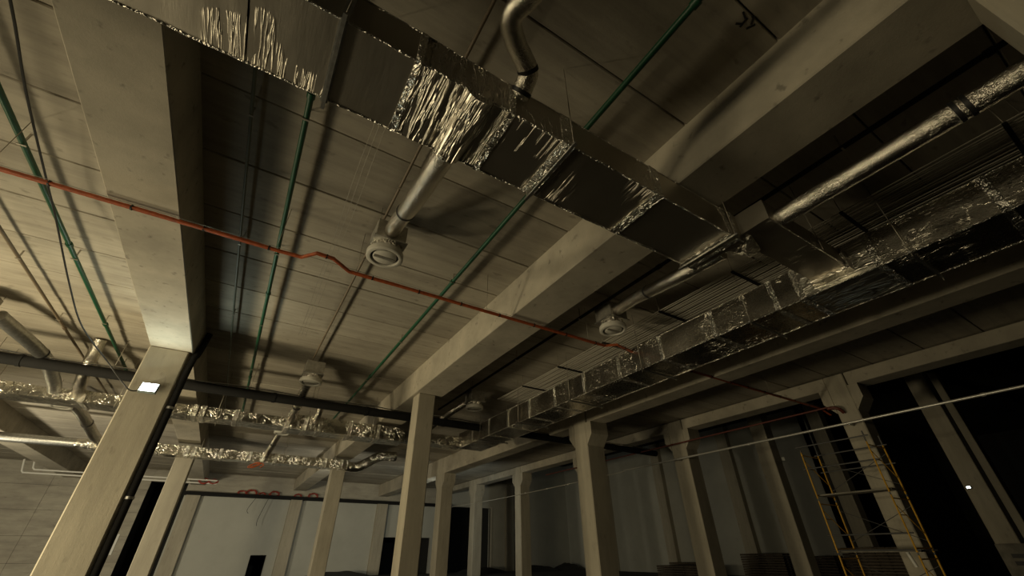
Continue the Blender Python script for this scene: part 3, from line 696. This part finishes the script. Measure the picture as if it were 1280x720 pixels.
for x in (0, Wd):
    for y in (0, Ln): MB().box(x-.08, x+.08, y-.08, y+.08, 0, .015).build('base_plate', M_steel, sf)

# ------------------------------------------------------------------ things on the floor near the far walls
bd = thing('slotted_board', 'grey board with dark slots leaning before the dark tall column', 'board', (26.9, 5.75, FLOOR))
MB().box(-.03, .03, -.6, .6, 0, 1.80, .005).build('sheet', M_plank, bd)
for z in (1.32, 1.08): MB().box(-.045, -.028, -.25, .28, z, z+.14).build('slot', M_blackm, bd)
def pallet_stack(x, y, n, label, wx=1.2, wy=1.0, cover=False):
    t = thing('pallet_stack', label, 'pallets', (x, y, FLOOR))
    for k in range(n):
        z = k*.15
        for q in (-1, 0, 1): MB().box(q*(wx/2-.07)-.05, q*(wx/2-.07)+.05, -wy/2, wy/2, z, z+.09).build('bearer', M_pallet, t)
        for q in range(5): MB().box(-wx/2, wx/2, -wy/2+q*wy/5+.02, -wy/2+(q+1)*wy/5-.03, z+.092, z+.118+.02*(q % 2)*.3).build('board', M_pallet, t)
    return t
pallet_stack(31.8, 25.8, 5, 'long low dark pallet stack at the foot of the grey right wall', 1.4, 4.5)
pallet_stack(34.6, 27.5, 6, 'dark pallet stack against the right wall behind the far corbelled column', 1.2, 3.4)
pallet_stack(34.4, 20.6, 10, 'tall dark pallet stack between the two right hand columns', 1.2, 3.2)
pallet_stack(34.3, 16.9, 9, 'dark pallet stack just left of the tall grey column with the lamp', 1.2, 2.4)
pallet_stack(34.2, 13.6, 12, 'highest dark pallet stack, seen through the scaffold', 1.2, 3.0)
def tarp_heap(x, y, w, d, h, seed, label):
    b = MB(True); bm = b.bm; nu, nv = 26, 16; g = []
    for i in range(nu+1):
        row = []
        for j in range(nv+1):
            u, v = i/nu*2-1, j/nv*2-1
            e = max(0, 1-abs(u)**3.0)*max(0, 1-abs(v)**3.0)
            zz = h*e*(.75+.35*noise.noise((u*2.2+seed, v*2.2, seed)))
            row.append(bm.verts.new((u*w/2, v*d/2, max(0.0, zz))))
        g.append(row)
    for i in range(nu):
        for j in range(nv):
            f = bm.faces.new((g[i][j], g[i+1][j], g[i+1][j+1], g[i][j+1])); f.smooth = True
    bm.faces.new([g[i][0] for i in range(nu+1)] + [g[nu][j] for j in range(1, nv+1)] + [g[i][nv] for i in range(nu-1, -1, -1)] + [g[0][j] for j in range(nv-1, 0, -1)])
    t = b.build('tarpaulin_heap', M_tarp); t.location = (x, y, FLOOR)
    return tag(t, label, 'heap')
tarp_heap(29.5, 42.8, 5.0, 1.8, .62, 2, 'low dark heap before the far grey wall, left of the nearest corbelled column')
tarp_heap(34.2, 43.6, 3.8, 2.0, .8, 5, 'dark heap in the far corner behind the nearest corbelled column')
tarp_heap(23.0, 43.0, 5.6, 1.6, .55, 9, 'dark heap on the floor before the wide dark opening')
tarp_heap(9.5, 43.6, 6.0, 1.4, .5, 13, 'low dark heap at the foot of the back wall beside the slim centre column')

# short pale tube hanging from the scaffold rail, and site marks on a ceiling slab
t = MB(True).tube([(18.03, 6.30, .03), (18.06, 6.22, -.42)], .05, 10).build('white_tube', M_whitepipe)
tag(t, 'short pale tube hanging low on the scaffold', 'tube')
mk = MB()
for (x, y, a, ln) in ((5.72, .60, .3, .10), (5.80, .66, 1.4, .12), (5.76, .70, -.5, .09), (5.88, .58, .9, .10), (5.93, .64, 2.1, .11)):
    x -= 1.72; y -= .06
    c, s_ = math.cos(a)*ln/2, math.sin(a)*ln/2; n = Vector((-s_, c)).normalized()*.012
    mk.prism([(x-c+n.x, y-s_+n.y), (x+c+n.x, y+s_+n.y), (x+c-n.x, y+s_-n.y), (x-c-n.x, y-s_-n.y)], 'z', ZC-.006, ZC+.02)
mk.build('paint_mark', M_blackm, ceil)
